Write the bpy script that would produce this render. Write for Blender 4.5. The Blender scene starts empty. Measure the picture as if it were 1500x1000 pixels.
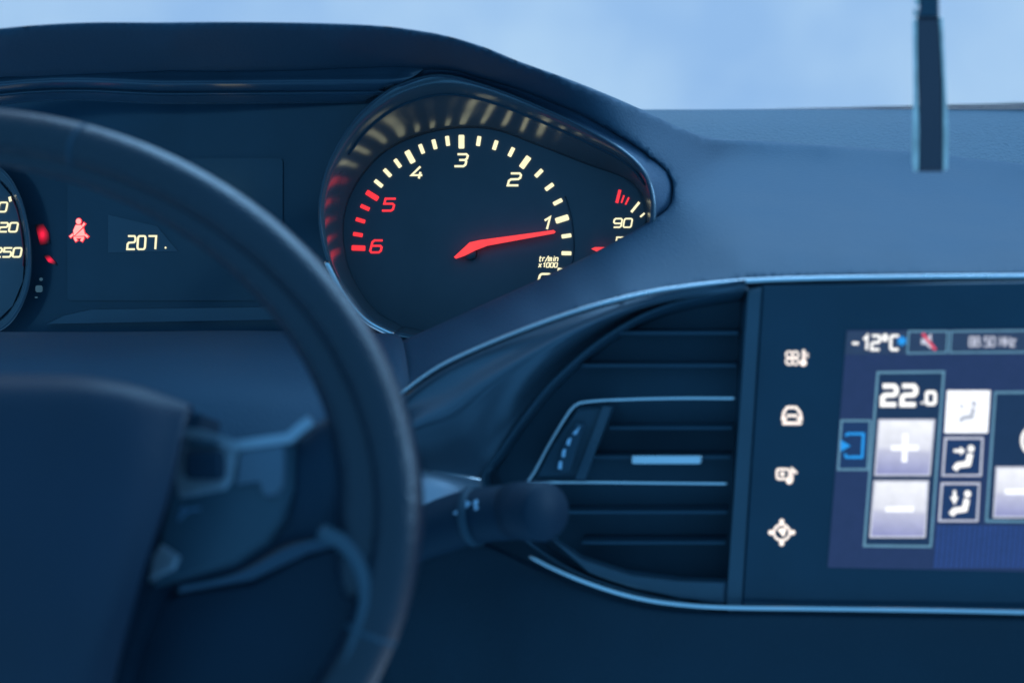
import bpy, bmesh, math, random
from mathutils import Vector, Matrix
random.seed(7)
R = math.radians
sc = bpy.context.scene
col = sc.collection

# ---------------------------------------------------------------- camera
YAW, PITCH = R(10), R(14)
C0 = Vector((0, 0, 1.2))
FW = Vector((-math.sin(YAW) * math.cos(PITCH), math.cos(YAW) * math.cos(PITCH), -math.sin(PITCH)))
RT = Vector((math.cos(YAW), math.sin(YAW), 0))
UP = RT.cross(FW)
cd = bpy.data.cameras.new('camera'); cam = bpy.data.objects.new('camera', cd); col.objects.link(cam)
cam.matrix_world = Matrix(((RT.x, UP.x, -FW.x, C0.x), (RT.y, UP.y, -FW.y, C0.y), (RT.z, UP.z, -FW.z, C0.z), (0, 0, 0, 1)))
cd.lens = 50; cd.sensor_width = 36; cd.clip_start = 0.02; cd.clip_end = 200
cd.dof.use_dof = True; cd.dof.focus_distance = 1.2; cd.dof.aperture_fstop = 4.3
sc.camera = cam
FPX = 1500 * 50 / 36

# ---------------------------------------------------------------- light
w = bpy.data.worlds.new('World'); sc.world = w; w.use_nodes = True
bg = w.node_tree.nodes['Background']
bg.inputs[0].default_value = (0.09, 0.35, 0.70, 1); bg.inputs[1].default_value = 1.3

def area(name, loc, target, sx, sy, power, color):
    l = bpy.data.lights.new(name, 'AREA'); l.shape = 'RECTANGLE'; l.size = sx; l.size_y = sy
    l.energy = power; l.color = color
    o = bpy.data.objects.new(name, l); col.objects.link(o); o.location = loc
    o.rotation_euler = (Vector(target) - Vector(loc)).to_track_quat('-Z', 'Y').to_euler()
    return o
# overcast winter daylight falling in through the windscreen
area('windscreen_daylight', (0.1, 1.75, 2.0), (-0.05, 1.0, 0.95), 1.9, 0.85, 25, (0.27, 0.60, 1.0))
# daylight from the passenger side window
area('side_window_daylight', (1.25, 1.02, 1.52), (-0.1, 0.75, 0.98), 0.8, 0.45, 12, (0.30, 0.62, 1.0))

vs = sc.view_settings
vs.view_transform = 'Standard'; vs.look = 'None'; vs.exposure = 0; vs.gamma = 1
sc.cycles.use_denoising = True
sc.cycles.max_bounces = 8

# ---------------------------------------------------------------- helpers
def P(px, py, d):
    """point of the place at depth d along the viewing axis (photo of 1500 x 1000)"""
    return C0 + d * (FW + RT * ((px - 750) / FPX) + UP * ((500 - py) / FPX))

class Plane:
    def __init__(s, p, n): s.p = Vector(p); s.n = Vector(n).normalized()
    def at(s, px, py, lift=0.0):
        r = FW + RT * ((px - 750) / FPX) + UP * ((500 - py) / FPX)
        p = s.p + s.n * lift
        return C0 + r * ((p - C0).dot(s.n) / r.dot(s.n))
    def depth(s, px, py): return (s.at(px, py) - C0).dot(FW)

def facing(tilt, turn=0):
    t, a = R(tilt), R(turn)
    return Vector((-math.sin(a) * math.cos(t), -math.cos(a) * math.cos(t), math.sin(t)))

def tag(o, label=None, cat=None, group=None, kind=None):
    if label: o['label'] = label
    if cat: o['category'] = cat
    if group: o['group'] = group
    if kind: o['kind'] = kind
    return o

def thing(name, loc, label, cat, group=None):
    o = bpy.data.objects.new(name, None); col.objects.link(o); o.location = loc; o.empty_display_size = 0.05
    return tag(o, label, cat, group)

def link(name, verts, faces, m, parent=None, smooth=False):
    me = bpy.data.meshes.new(name); me.from_pydata([tuple(v) for v in verts], [], faces)
    bm = bmesh.new(); bm.from_mesh(me); bmesh.ops.recalc_face_normals(bm, faces=bm.faces); bm.to_mesh(me); bm.free()
    if smooth:
        me.polygons.foreach_set('use_smooth', [True] * len(me.polygons))
    me.materials.append(m)
    o = bpy.data.objects.new(name, me); col.objects.link(o)
    if parent is not None:
        o.parent = parent
        base = parent.location + (parent.parent.location if parent.parent else Vector())
        if parent.type == 'EMPTY':
            for v in me.vertices: v.co -= base
        else:
            q = parent.parent
            if q is not None:
                for v in me.vertices: v.co -= q.location
    me.update()
    return o

def cr(pts, n):
    """Catmull-Rom through tuples/vectors -> n samples, uniform by control index"""
    pts = [Vector(p) for p in pts]; k = len(pts) - 1; out = []
    for i in range(n):
        t = i / (n - 1) * k; j = min(int(t), k - 1); u = t - j
        p1, p2 = pts[j], pts[j + 1]
        p0 = pts[j - 1] if j > 0 else p1 * 2 - p2
        p3 = pts[j + 2] if j + 2 <= k else p2 * 2 - p1
        out.append(0.5 * ((2 * p1) + (p2 - p0) * u + (2 * p0 - 5 * p1 + 4 * p2 - p3) * u * u + (3 * p1 - p0 - 3 * p2 + p3) * u ** 3))
    return out

def resample(pts, n):
    """even arc-length samples of a smooth curve through pts"""
    f = cr(pts, 40 * len(pts)); L = [0]
    for a, b in zip(f, f[1:]): L.append(L[-1] + (b - a).length)
    out = []; j = 0
    for i in range(n):
        t = L[-1] * i / (n - 1)
        while j < len(L) - 2 and L[j + 1] < t: j += 1
        d = L[j + 1] - L[j]; out.append(f[j].lerp(f[j + 1], 0 if d == 0 else (t - L[j]) / d))
    return out

def loft(name, rows, m, parent, nu=48, nv=24, thick=0.003):
    """smooth sheet through rows of (px, py, depth) points, given a real thickness"""
    g = [cr([q if isinstance(q, Vector) else P(*q) for q in r], nu) for r in rows]
    cols = [cr([g[i][j] for i in range(len(g))], nv) for j in range(nu)]
    V = [cols[j][i] for i in range(nv) for j in range(nu)]
    F = [(i * nu + j, i * nu + j + 1, (i + 1) * nu + j + 1, (i + 1) * nu + j) for i in range(nv - 1) for j in range(nu - 1)]
    # back sheet
    N = [Vector() for _ in V]
    for f in F:
        n = (V[f[2]] - V[f[0]]).cross(V[f[3]] - V[f[1]])
        for q in f: N[q] += n
    k = len(V); sgn = 1
    mid = N[(nv // 2) * nu + nu // 2]
    if mid.dot(C0 - V[(nv // 2) * nu + nu // 2]) > 0: sgn = -1
    V2 = V + [v + n.normalized() * (sgn * thick) for v, n in zip(V, N)]
    F2 = F + [tuple(q + k for q in reversed(f)) for f in F]
    for j in range(nu - 1):
        F2.append((j, j + 1, j + 1 + k, j + k)); a = (nv - 1) * nu
        F2.append((a + j, a + j + 1, a + j + 1 + k, a + j + k))
    for i in range(nv - 1):
        a, b = i * nu, (i + 1) * nu
        F2.append((a, b, b + k, a + k)); a += nu - 1; b += nu - 1
        F2.append((a, b, b + k, a + k))
    return link(name, V2, F2, m, parent, True)

def tube(name, pts, rad, m, parent, seg=14, closed=False, flat=1.0, nrm=None):
    pts = [Vector(p) for p in pts]; n = len(pts)
    rads = rad if isinstance(rad, (list, tuple)) else [rad] * n
    V = []; F = []; ref = nrm or Vector((0, -1, 0.3)).normalized()
    for i in range(n):
        a = pts[i - 1] if (i > 0 or closed) else pts[i]; b = pts[(i + 1) % n] if (i < n - 1 or closed) else pts[i]
        t = (b - a).normalized(); s = t.cross(ref).normalized(); q = s.cross(t).normalized()
        for k in range(seg):
            an = 2 * math.pi * k / seg
            V.append(pts[i] + (s * math.cos(an) + q * math.sin(an) * flat) * rads[i])
    for i in range(n if closed else n - 1):
        for k in range(seg):
            j = (i + 1) % n
            F.append((i * seg + k, i * seg + (k + 1) % seg, j * seg + (k + 1) % seg, j * seg + k))
    if not closed:
        F.append(tuple(range(seg))); F.append(tuple((n - 1) * seg + k for k in range(seg)))
    return link(name, V, F, m, parent, True)

def prism(name, polys, pl, m, parent, lift=0.0, thick=0.001, bevel=0.0, smooth=False):
    """polygons traced in photo pixels, laid on a plane of the place and raised from it"""
    V = []; F = []
    for poly in polys:
        k = len(poly); b = len(V)
        bot = [pl.at(x, y) + pl.n * lift for x, y in poly]
        V += bot; top = [v + pl.n * thick for v in bot]
        if bevel:
            c = sum(top, Vector()) / k
            V += [v - pl.n * bevel for v in top]
            V += [v + (c - v).normalized() * bevel for v in top]
            rings = 3
        else:
            V += top; rings = 2
        for r in range(rings - 1):
            for i in range(k):
                F.append((b + r * k + i, b + r * k + (i + 1) % k, b + (r + 1) * k + (i + 1) % k, b + (r + 1) * k + i))
        F.append(tuple(b + (rings - 1) * k + i for i in range(k))); F.append(tuple(b + i for i in reversed(range(k))))
    return link(name, V, F, m, parent, smooth)

def ribbon(pts, wd, closed=False):
    """mitred ribbon outline quads in pixel space"""
    n = len(pts); Lf = []; Rg = []
    for i in range(n):
        p = Vector(pts[i]).to_2d()
        a = Vector(pts[i - 1]).to_2d() if (i > 0 or closed) else None
        b = Vector(pts[(i + 1) % n]).to_2d() if (i < n - 1 or closed) else None
        d1 = (p - a).normalized() if a is not None else (b - p).normalized()
        d2 = (b - p).normalized() if b is not None else d1
        t = (d1 + d2); t = t.normalized() if t.length > 1e-6 else d1
        nn = Vector((-t.y, t.x)); c = max(0.45, nn.dot(Vector((-d1.y, d1.x))))
        Lf.append(p + nn * (wd / 2 / c)); Rg.append(p - nn * (wd / 2 / c))
    quads = []
    for i in range(n if closed else n - 1):
        j = (i + 1) % n
        quads.append([Lf[i], Lf[j], Rg[j], Rg[i]])
    return quads

def rr(x0, y0, x1, y1, c, n=3):
    out = []
    for cx, cy, a0 in ((x1 - c, y1 - c, 0), (x0 + c, y1 - c, 90), (x0 + c, y0 + c, 180), (x1 - c, y0 + c, 270)):
        for i in range(n + 1):
            a = R(a0 + 90 * i / n); out.append((cx + c * math.cos(a), cy + c * math.sin(a)))
    return out

def ell(cx, cy, rx, ry, n=20, a0=0, a1=360):
    return [(cx + rx * math.cos(R(a0 + (a1 - a0) * i / n)), cy + ry * math.sin(R(a0 + (a1 - a0) * i / n))) for i in range(n + (0 if a1 - a0 == 360 else 1))]

G = {  # squared stroke lettering, unit box, y up; True = closed loop
 '0': [(rr(0, 0, 1, 1, .2), True)],
 '1': [([(.2, .72), (.62, 1), (.62, 0)], False)],
 '2': [([(0, 1), (.84, 1), (1, .86), (1, .64), (.84, .52), (.16, .5), (0, .38), (0, 0), (1, 0)], False)],
 '3': [([(0, 1), (.84, 1), (1, .88), (1, .64), (.84, .52), (.3, .52)], False), ([(.84, .52), (1, .4), (1, .13), (.84, 0), (0, 0)], False)],
 '4': [([(.62, 1), (0, .28), (1, .28)], False), ([(.76, .55), (.76, 0)], False)],
 '5': [([(1, 1), (.04, 1), (.04, .58), (.84, .58), (1, .46), (1, .13), (.84, 0), (0, 0)], False)],
 '6': [([(.92, 1), (.16, 1), (0, .86), (0, .14), (.16, 0), (.84, 0), (1, .13), (1, .42), (.84, .55), (.05, .55)], False)],
 '7': [([(0, 1), (1, 1), (1, 0)], False)],
 '8': [(rr(0, 0, 1, .5, .12), True), (rr(.05, .5, .95, 1, .12), True)],
 '9': [([(.08, 0), (.84, 0), (1, .14), (1, .86), (.84, 1), (.16, 1), (0, .87), (0, .58), (.16, .45), (.95, .45)], False)],
 't': [([(.3, 1), (.3, .14), (.44, 0), (.8, 0)], False), ([(0, .7), (.8, .7)], False)],
 'r': [([(.1, 0), (.1, .7), (.8, .7)], False)],
 '/': [([(0, -.05), (.8, 1.05)], False)],
 'm': [([(0, 0), (0, .7), (.9, .7), (1.05, .58), (1.05, 0)], False), ([(.52, .7), (.52, 0)], False)],
 'i': [([(.4, 0), (.4, .7)], False), ([(.4, .85), (.4, 1)], False)],
 'n': [([(0, 0), (0, .7), (.75, .7), (.9, .58), (.9, 0)], False)],
 'x': [([(0, 0), (.9, .7)], False), ([(0, .7), (.9, 0)], False)],
 'X': [([(0, 0), (.9, .8)], False), ([(0, .8), (.9, 0)], False)],
 'C': [([(1, 1), (.16, 1), (0, .86), (0, .14), (.16, 0), (1, 0)], False)],
 'M': [([(0, 0), (0, 1), (.5, .4), (1, 1), (1, 0)], False)],
 'H': [([(0, 0), (0, 1)], False), ([(1, 0), (1, 1)], False), ([(0, .5), (1, .5)], False)],
 'z': [([(0, .7), (.9, .7), (0, 0), (.9, 0)], False)],
 '-': [([(.1, .45), (.9, .45)], False)],
 '.': [([(.35, .0), (.35, .16)], False)],
 '°': [(rr(.1, .68, .55, 1.05, .15), True)],
 ' ': [],
}
ADV = {'.': .5, '°': .75, 'i': .65, '/': .75, '1': .9, ' ': .5, 't': .9, 'r': .85, 'm': 1.15}

def glyph_quads(ch, x, y, gw, gh, sw, shear=0.0):
    """quads of one character whose lower left corner is at pixel x, y"""
    Q = []
    for pts, closed in G[ch]:
        pp = [(x + px * gw + py * gh * shear, y - py * gh) for px, py in pts]
        Q += ribbon(pp, sw, closed)
    return Q

def text(name, s, cx, cy, gw, gh, sw, pl, m, parent, gap=.35, shear=0.0, lift=.0006, thick=.0004, sx=None):
    """one mesh per character string, centred at pixel cx, cy"""
    adv = [ADV.get(c, 1) * gw + gap * gw for c in s]
    x = cx - (sum(adv) - gap * gw) / 2 - gh * shear / 2; Q = []
    for c, a in zip(s, adv):
        Q += glyph_quads(c, x, cy + gh / 2, gw, gh, sw, shear); x += a
    return prism(name, Q, pl, m, parent, lift, thick)

# ---------------------------------------------------------------- materials
def mat(name, base, rough=0.5, metal=0.0, spec=0.5, bump=0.0, bscale=900, var=0.12, vscale=14, coat=0.0, rvar=0.08, aniso=0.0):
    m = bpy.data.materials.new(name); m.use_nodes = True; nt = m.node_tree; b = nt.nodes['Principled BSDF']
    tc = nt.nodes.new('ShaderNodeTexCoord')
    nz = nt.nodes.new('ShaderNodeTexNoise'); nz.inputs['Scale'].default_value = vscale; nz.inputs['Detail'].default_value = 5
    nt.links.new(tc.outputs['Object'], nz.inputs['Vector'])
    rp = nt.nodes.new('ShaderNodeValToRGB')
    rp.color_ramp.elements[0].position = .3; rp.color_ramp.elements[1].position = .7
    rp.color_ramp.elements[0].color = tuple(c * (1 - var) for c in base) + (1,)
    rp.color_ramp.elements[1].color = tuple(c * (1 + var) for c in base) + (1,)
    nt.links.new(nz.outputs['Fac'], rp.inputs['Fac']); nt.links.new(rp.outputs['Color'], b.inputs['Base Color'])
    mr = nt.nodes.new('ShaderNodeMapRange'); mr.inputs['To Min'].default_value = max(0.02, rough - rvar); mr.inputs['To Max'].default_value = min(1, rough + rvar)
    nt.links.new(nz.outputs['Fac'], mr.inputs['Value']); nt.links.new(mr.outputs['Result'], b.inputs['Roughness'])
    b.inputs['Metallic'].default_value = metal; b.inputs['Specular IOR Level'].default_value = spec
    b.inputs['Coat Weight'].default_value = coat; b.inputs['Coat Roughness'].default_value = 0.08
    if bump:
        vz = nt.nodes.new('ShaderNodeTexVoronoi'); vz.inputs['Scale'].default_value = bscale
        n2 = nt.nodes.new('ShaderNodeTexNoise'); n2.inputs['Scale'].default_value = bscale * .6; n2.inputs['Detail'].default_value = 3
        ad = nt.nodes.new('ShaderNodeMath'); ad.operation = 'ADD'
        bp = nt.nodes.new('ShaderNodeBump'); bp.inputs['Strength'].default_value = bump; bp.inputs['Distance'].default_value = .001
        nt.links.new(tc.outputs['Object'], vz.inputs['Vector']); nt.links.new(tc.outputs['Object'], n2.inputs['Vector'])
        nt.links.new(vz.outputs['Distance'], ad.inputs[0]); nt.links.new(n2.outputs['Fac'], ad.inputs[1])
        nt.links.new(ad.outputs[0], bp.inputs['Height']); nt.links.new(bp.outputs['Normal'], b.inputs['Normal'])
    return m

def glow(name, colr, strength=1.0, base=(.02, .02, .02)):
    m = bpy.data.materials.new(name); m.use_nodes = True; nt = m.node_tree; b = nt.nodes['Principled BSDF']
    b.inputs['Base Color'].default_value = base + (1,); b.inputs['Roughness'].default_value = .4
    nz = nt.nodes.new('ShaderNodeTexNoise'); nz.inputs['Scale'].default_value = 160
    tc = nt.nodes.new('ShaderNodeTexCoord'); nt.links.new(tc.outputs['Object'], nz.inputs['Vector'])
    mr = nt.nodes.new('ShaderNodeMapRange'); mr.inputs['To Min'].default_value = strength * .85; mr.inputs['To Max'].default_value = strength * 1.15
    nt.links.new(nz.outputs['Fac'], mr.inputs['Value']); nt.links.new(mr.outputs['Result'], b.inputs['Emission Strength'])
    b.inputs['Emission Color'].default_value = colr + (1,)
    return m

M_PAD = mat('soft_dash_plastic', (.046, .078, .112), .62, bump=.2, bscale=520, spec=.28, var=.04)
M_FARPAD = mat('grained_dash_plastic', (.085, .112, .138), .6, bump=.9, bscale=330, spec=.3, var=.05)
M_VISOR = mat('dark_visor_plastic', (.05, .085, .13), .55, bump=.25, bscale=800, spec=.35)
M_BLACK = mat('satin_black_plastic', (.034, .062, .085), .38, spec=.4)
M_DEEP = mat('matt_black_plastic', (.035, .065, .09), .6, spec=.25)
M_GLOSS = mat('gloss_black_panel', (.018, .045, .068), .16, spec=.35, rvar=.03)
M_DIAL = mat('dial_black', (.10, .12, .14), .5, spec=.3)
M_WALL = mat('glossy_dial_wall', (.15, .19, .215), .2, metal=.35, spec=.9, rvar=.03)
M_LEATHER = mat('black_leather', (.004, .012, .024), .3, bump=.35, bscale=520, spec=.55, rvar=.05)
M_HUB = mat('airbag_cover_plastic', (.006, .017, .036), .4, bump=.2, bscale=650, spec=.4)
M_WDEEP = mat('wheel_back_plastic', (.010, .026, .045), .6, spec=.25)
M_CHROME = mat('satin_chrome', (.78, .74, .74), .28, metal=1, var=.05)
M_SILVER = mat('silver_grey_paint', (.34, .35, .39), .35, metal=.6, var=.05)
M_FASCIA = mat('charcoal_fascia', (.04, .068, .092), .30, spec=.5)
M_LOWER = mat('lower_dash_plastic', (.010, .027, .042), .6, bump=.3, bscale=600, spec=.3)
M_CREAM = glow('lit_cream_marking', (.97, .90, .56), 1.15)
M_RED = glow('lit_red_marking', (1.0, .035, .045), 1.15)
M_NEEDLE = glow('lit_red_needle', (1.0, .055, .055), 1.15)
M_PINK = glow('lit_pale_red_symbol', (1.0, .50, .46), 1.0)

# ================================================================ outside: winter sky and the windscreen
def make_sky():
    m = bpy.data.materials.new('overcast_sky'); m.use_nodes = True; nt = m.node_tree
    for n in list(nt.nodes): nt.nodes.remove(n)
    out = nt.nodes.new('ShaderNodeOutputMaterial'); em = nt.nodes.new('ShaderNodeEmission')
    tc = nt.nodes.new('ShaderNodeTexCoord'); nz = nt.nodes.new('ShaderNodeTexNoise')
    nz.inputs['Scale'].default_value = .8; nz.inputs['Detail'].default_value = 3; nz.inputs['Roughness'].default_value = .5
    rp = nt.nodes.new('ShaderNodeValToRGB')
    rp.color_ramp.elements[0].position = .36; rp.color_ramp.elements[1].position = .66
    rp.color_ramp.elements[0].color = (.315, .53, .86, 1); rp.color_ramp.elements[1].color = (.455, .67, .93, 1)
    nt.links.new(tc.outputs['Object'], nz.inputs['Vector']); nt.links.new(nz.outputs['Fac'], rp.inputs['Fac'])
    nt.links.new(rp.outputs['Color'], em.inputs['Color']); nt.links.new(em.outputs[0], out.inputs[0])
    V = []; F = []; n = 48; k = 20
    for i in range(n + 1):
        a = R(-80 + 160 * i / n)
        for j in range(k + 1):
            e = R(-50 + 105 * j / k)
            V.append((9 * math.sin(a) * math.cos(e), 9 * math.cos(a) * math.cos(e), 1.2 + 9 * math.sin(e)))
    for i in range(n):
        for j in range(k):
            F.append((i * (k + 1) + j, (i + 1) * (k + 1) + j, (i + 1) * (k + 1) + j + 1, i * (k + 1) + j + 1))
    tag(link('sky', V, F, m, None, True), kind='structure')
make_sky()

WY = 1.5
def glass_material():
    m = bpy.data.materials.new('windscreen_glass'); m.use_nodes = True; nt = m.node_tree
    for n in list(nt.nodes): nt.nodes.remove(n)
    out = nt.nodes.new('ShaderNodeOutputMaterial'); mx = nt.nodes.new('ShaderNodeMixShader')
    tr = nt.nodes.new('ShaderNodeBsdfTransparent'); gl = nt.nodes.new('ShaderNodeBsdfGlossy'); lw = nt.nodes.new('ShaderNodeLayerWeight'); fr = nt.nodes.new('ShaderNodeMath')
    tr.inputs[0].default_value = (.97, .985, .99, 1); gl.inputs['Roughness'].default_value = .03; gl.inputs[0].default_value = (.5, .5, .5, 1); fr.operation = 'POWER'; fr.inputs[1].default_value = 6; nt.links.new(lw.outputs['Facing'], fr.inputs[0])
    nz = nt.nodes.new('ShaderNodeTexNoise'); nz.inputs['Scale'].default_value = 30
    bp = nt.nodes.new('ShaderNodeBump'); bp.inputs['Strength'].default_value = .02
    nt.links.new(nz.outputs['Fac'], bp.inputs['Height']); nt.links.new(bp.outputs['Normal'], gl.inputs['Normal'])
    nt.links.new(fr.outputs[0], mx.inputs[0]); nt.links.new(tr.outputs[0], mx.inputs[1]); nt.links.new(gl.outputs[0], mx.inputs[2])
    nt.links.new(mx.outputs[0], out.inputs[0]); return m
wp = Plane((0, WY, 0), (0, -1, 0))
gb = wp.at(1200, 167); ge = (wp.at(1600, 167) - wp.at(900, 167)).normalized()
gd = Vector((0, -math.cos(R(36)), math.sin(R(36))))
GN = ge.cross(gd).normalized()
if GN.z > 0: GN = -GN                                          # inner face of the sloping glass
PL_G = Plane(gb, GN)
ws = thing('windscreen', gb, 'clear sloping windscreen behind the dashboard with dotted black edge', 'windscreen')
V = []; F = []
nx, ny = 24, 12
for side in (0, 1):
    for j in range(ny + 1):
        for i in range(nx + 1):
            x = -1.2 + 2.4 * i / nx; t = 1.05 * j / ny
            V.append(gb + ge * x + gd * t - GN * (.005 * side))
k = (nx + 1) * (ny + 1)
for side in (0, 1):
    for j in range(ny):
        for i in range(nx):
            a = side * k + j * (nx + 1) + i; F.append((a, a + 1, a + nx + 2, a + nx + 1))
for i in range(nx):
    F.append((i, i + 1, i + 1 + k, i + k)); a = ny * (nx + 1) + i; F.append((a, a + 1, a + 1 + k, a + k))
for j in range(ny):
    a = j * (nx + 1); F.append((a, a + nx + 1, a + nx + 1 + k, a + k)); a += nx; F.append((a, a + nx + 1, a + nx + 1 + k, a + k))
link('pane', V, F, glass_material(), ws)
M_FRIT = mat('black_ceramic_frit', (.016, .036, .065), .8, spec=.05)
dots = []
x = 1000.0
while x < 1640:
    top = 161 - 14.5 * (x - 960) / 540
    for r in range(7):
        y = 163 - 2.9 * r; sz = 1.9 * min(1, max(0, (y - top) / 5))
        if sz > .35: dots.append(ell(x + (2.1 if r % 2 else 0), y, sz, sz * .85, 6))
    x += 4.2
tag(prism('frit_dot', dots, PL_G, M_FRIT, ws, .0003, .0003), 'band of small black dots along the lower edge of the glass', kind='stuff')

# ================================================================ dashboard
dash = thing('dashboard', P(800, 980, 1.0), 'dark blue grey car dashboard with hooded binnacle and bright trim strips', 'dashboard')
fp = Plane((0, WY - .015, 0), (0, -1, 0))
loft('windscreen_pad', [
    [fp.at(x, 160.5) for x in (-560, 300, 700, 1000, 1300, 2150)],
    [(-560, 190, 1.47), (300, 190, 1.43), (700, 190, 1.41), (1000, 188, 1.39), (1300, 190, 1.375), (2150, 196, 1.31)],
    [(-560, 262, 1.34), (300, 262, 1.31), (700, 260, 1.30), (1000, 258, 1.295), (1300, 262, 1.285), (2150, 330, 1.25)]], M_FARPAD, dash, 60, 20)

T = [(2050, 292, 1.25), (1500, 240, 1.265), (1340, 222, 1.26), (1200, 212, 1.25), (1110, 206, 1.235), (1050, 203, 1.21), (1018, 240, 1.165), (992, 284, 1.125),
     (955, 322, 1.09), (880, 365, 1.075), (800, 404, 1.07), (700, 449, 1.065), (600, 494, 1.06), (540, 520, 1.06)]
B = [(2050, 397, .836), (1500, 402, .878), (1340, 404, .889), (1240, 405, .896), (1160, 408, .901), (1090, 412, .906), (1020, 419, .912), (960, 428, .919),
     (900, 440, .926), (840, 458, .933), (770, 484, .943), (700, 514, .953), (640, 544, .962), (580, 586, .97)]
def mixrow(a, b, t, dt, dy=0):
    out = []
    for (x0, y0, d0), (x1, y1, d1) in zip(a, b):
        out.append((x0 + (x1 - x0) * t, y0 + (y1 - y0) * t + dy, d0 + (d1 - d0) * dt))
    return out
crest = [(-480, 110, 1.0), (0, 42, 1.0), (250, 33, 1.0), (500, 35, 1.01), (620, 46, 1.02), (700, 66, 1.03), (760, 90, 1.045), (830, 115, 1.065), (900, 143, 1.095), (960, 170, 1.13), (1003, 190, 1.165), (1050, 203, 1.20)]
inner = [(-480, 188, 1.115), (0, 114, 1.115), (250, 104, 1.115), (500, 100, 1.115), (590, 98, 1.115), (665, 101, 1.11), (750, 126, 1.105), (835, 160, 1.10), (905, 198, 1.098), (955, 232, 1.1), (982, 260, 1.105), (985, 288, 1.10)]
def make_pad():
    import numpy as np
    from mathutils.geometry import delaunay_2d_cdt
    outer = crest + [T[4], T[3], T[2], T[1], T[0]]
    opening = list(reversed(T[8:])) + [(978, 306, 1.095)] + list(reversed(inner))      # from the lower left round to the upper left
    ctrl = outer + opening + B
    right = list(zip(T[:6], B[:6]))
    for a, b in right:
        for t, dt in ((.15, .05), (.4, .30), (.68, .68), (.87, .93)):
            ctrl.append((a[0] + (b[0] - a[0]) * t, a[1] + (b[1] - a[1]) * t, a[2] + (b[2] - a[2]) * dt))
    for a, b in zip(T[8:], B[8:]):
        for t, dt in ((.3, .22), (.6, .55), (.85, .90)):
            ctrl.append((a[0] + (b[0] - a[0]) * t, a[1] + (b[1] - a[1]) * t, a[2] + (b[2] - a[2]) * dt))
    for a, b in list(zip(crest, inner))[:9]:
        for t, dt in ((.3, .12), (.65, .5)):
            ctrl.append((a[0] + (b[0] - a[0]) * t, a[1] + (b[1] - a[1]) * t, a[2] + (b[2] - a[2]) * dt))
    X = np.array([(x / 100, y / 100) for x, y, d in ctrl]); D = np.array([d for *_, d in ctrl])
    def K(a, b):
        r2 = ((a[:, None, :] - b[None, :, :]) ** 2).sum(-1); return .5 * r2 * np.log(r2 + 1e-9)
    n = len(X); A = np.zeros((n + 3, n + 3)); A[:n, :n] = K(X, X) + np.eye(n) * .06
    A[:n, n:] = np.c_[np.ones(n), X]; A[n:, :n] = A[:n, n:].T
    sol = np.linalg.solve(A, np.r_[D, 0, 0, 0])
    def depth(q):
        q = np.array(q) / 100; return K(q, X) @ sol[:n] + np.c_[np.ones(len(q)), q] @ sol[n:]
    c2 = lambda pts, k: [tuple(v.to_2d()) for v in resample([Vector((x, y, 0)) for x, y, *_ in pts], k)]
    e_crest = c2(outer, 190); e_low = c2(B, 120); e_open = c2(opening, 190)
    poly = e_crest + e_low + e_open
    pts = list(poly); nb = len(poly)
    px = np.array(poly)
    def inside(x, y):
        c = False; j = nb - 1
        for i in range(nb):
            if (poly[i][1] > y) != (poly[j][1] > y) and x < (poly[j][0] - poly[i][0]) * (y - poly[i][1]) / (poly[j][1] - poly[i][1]) + poly[i][0]: c = not c
            j = i
        return c
    y = 30
    while y < 600:
        x = -478 + (4.5 if int(y / 8) % 2 else 0)
        while x < 2048:
            if inside(x, y) and ((px - (x, y)) ** 2).sum(1).min() > 16: pts.append((x, y))
            x += 9
        y += 8
    for off in (2.0, 4.5):                              # two close rings so the edges can be rounded
        for i in range(nb):
            a, b = Vector(poly[i - 1]), Vector(poly[(i + 1) % nb]); t = (b - a).normalized(); q = Vector(poly[i]) + Vector((-t.y, t.x)) * off
            if inside(q.x, q.y): pts.append((q.x, q.y))
    vv, ee, ff, *_ = delaunay_2d_cdt([Vector(p) for p in pts], [(i, (i + 1) % nb) for i in range(nb)], [list(range(nb))], 1, 1e-4)
    q = [(v.x, v.y) for v in vv]; dd = depth(q)
    edge = np.array(e_crest[:-1] + e_open + e_low)
    dist = np.sqrt(((np.array(q)[:, None, :] - edge[None]) ** 2).sum(-1)).min(1)
    s_ = np.clip(dist / 7.0, 0, 1); dd = dd + .006 * (1 - np.sqrt(1 - (1 - s_) ** 2))
    V = [P(x, y, float(d)) for (x, y), d in zip(q, dd)]
    F = [tuple(f) for f in ff]
    # turned-back rim all round
    cnt = {}
    for f in F:
        for a, b in zip(f, f[1:] + f[:1]): cnt[frozenset((a, b))] = cnt.get(frozenset((a, b)), 0) + 1
    new = {}
    def nv(i):
        if i not in new:
            new[i] = len(V); V.append(V[i] + Vector((0, .03, -.010)))
        return new[i]
    for f in list(F):
        for a, b in zip(f, f[1:] + f[:1]):
            if cnt[frozenset((a, b))] == 1: F.append((a, b, nv(b), nv(a)))
    link('dash_pad', V, F, M_PAD, dash, True)
make_pad()

# closed body behind everything
PLK = Plane(P(1250, 650, .90), facing(8))
prism('dash_core', [[(400, 760), (540, 640), (600, 600), (700, 530), (800, 490), (900, 455), (1000, 435), (1100, 425), (2080, 418), (2080, 1120), (400, 1120)]], PLK, M_DEEP, dash, -.10, .03)

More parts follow.
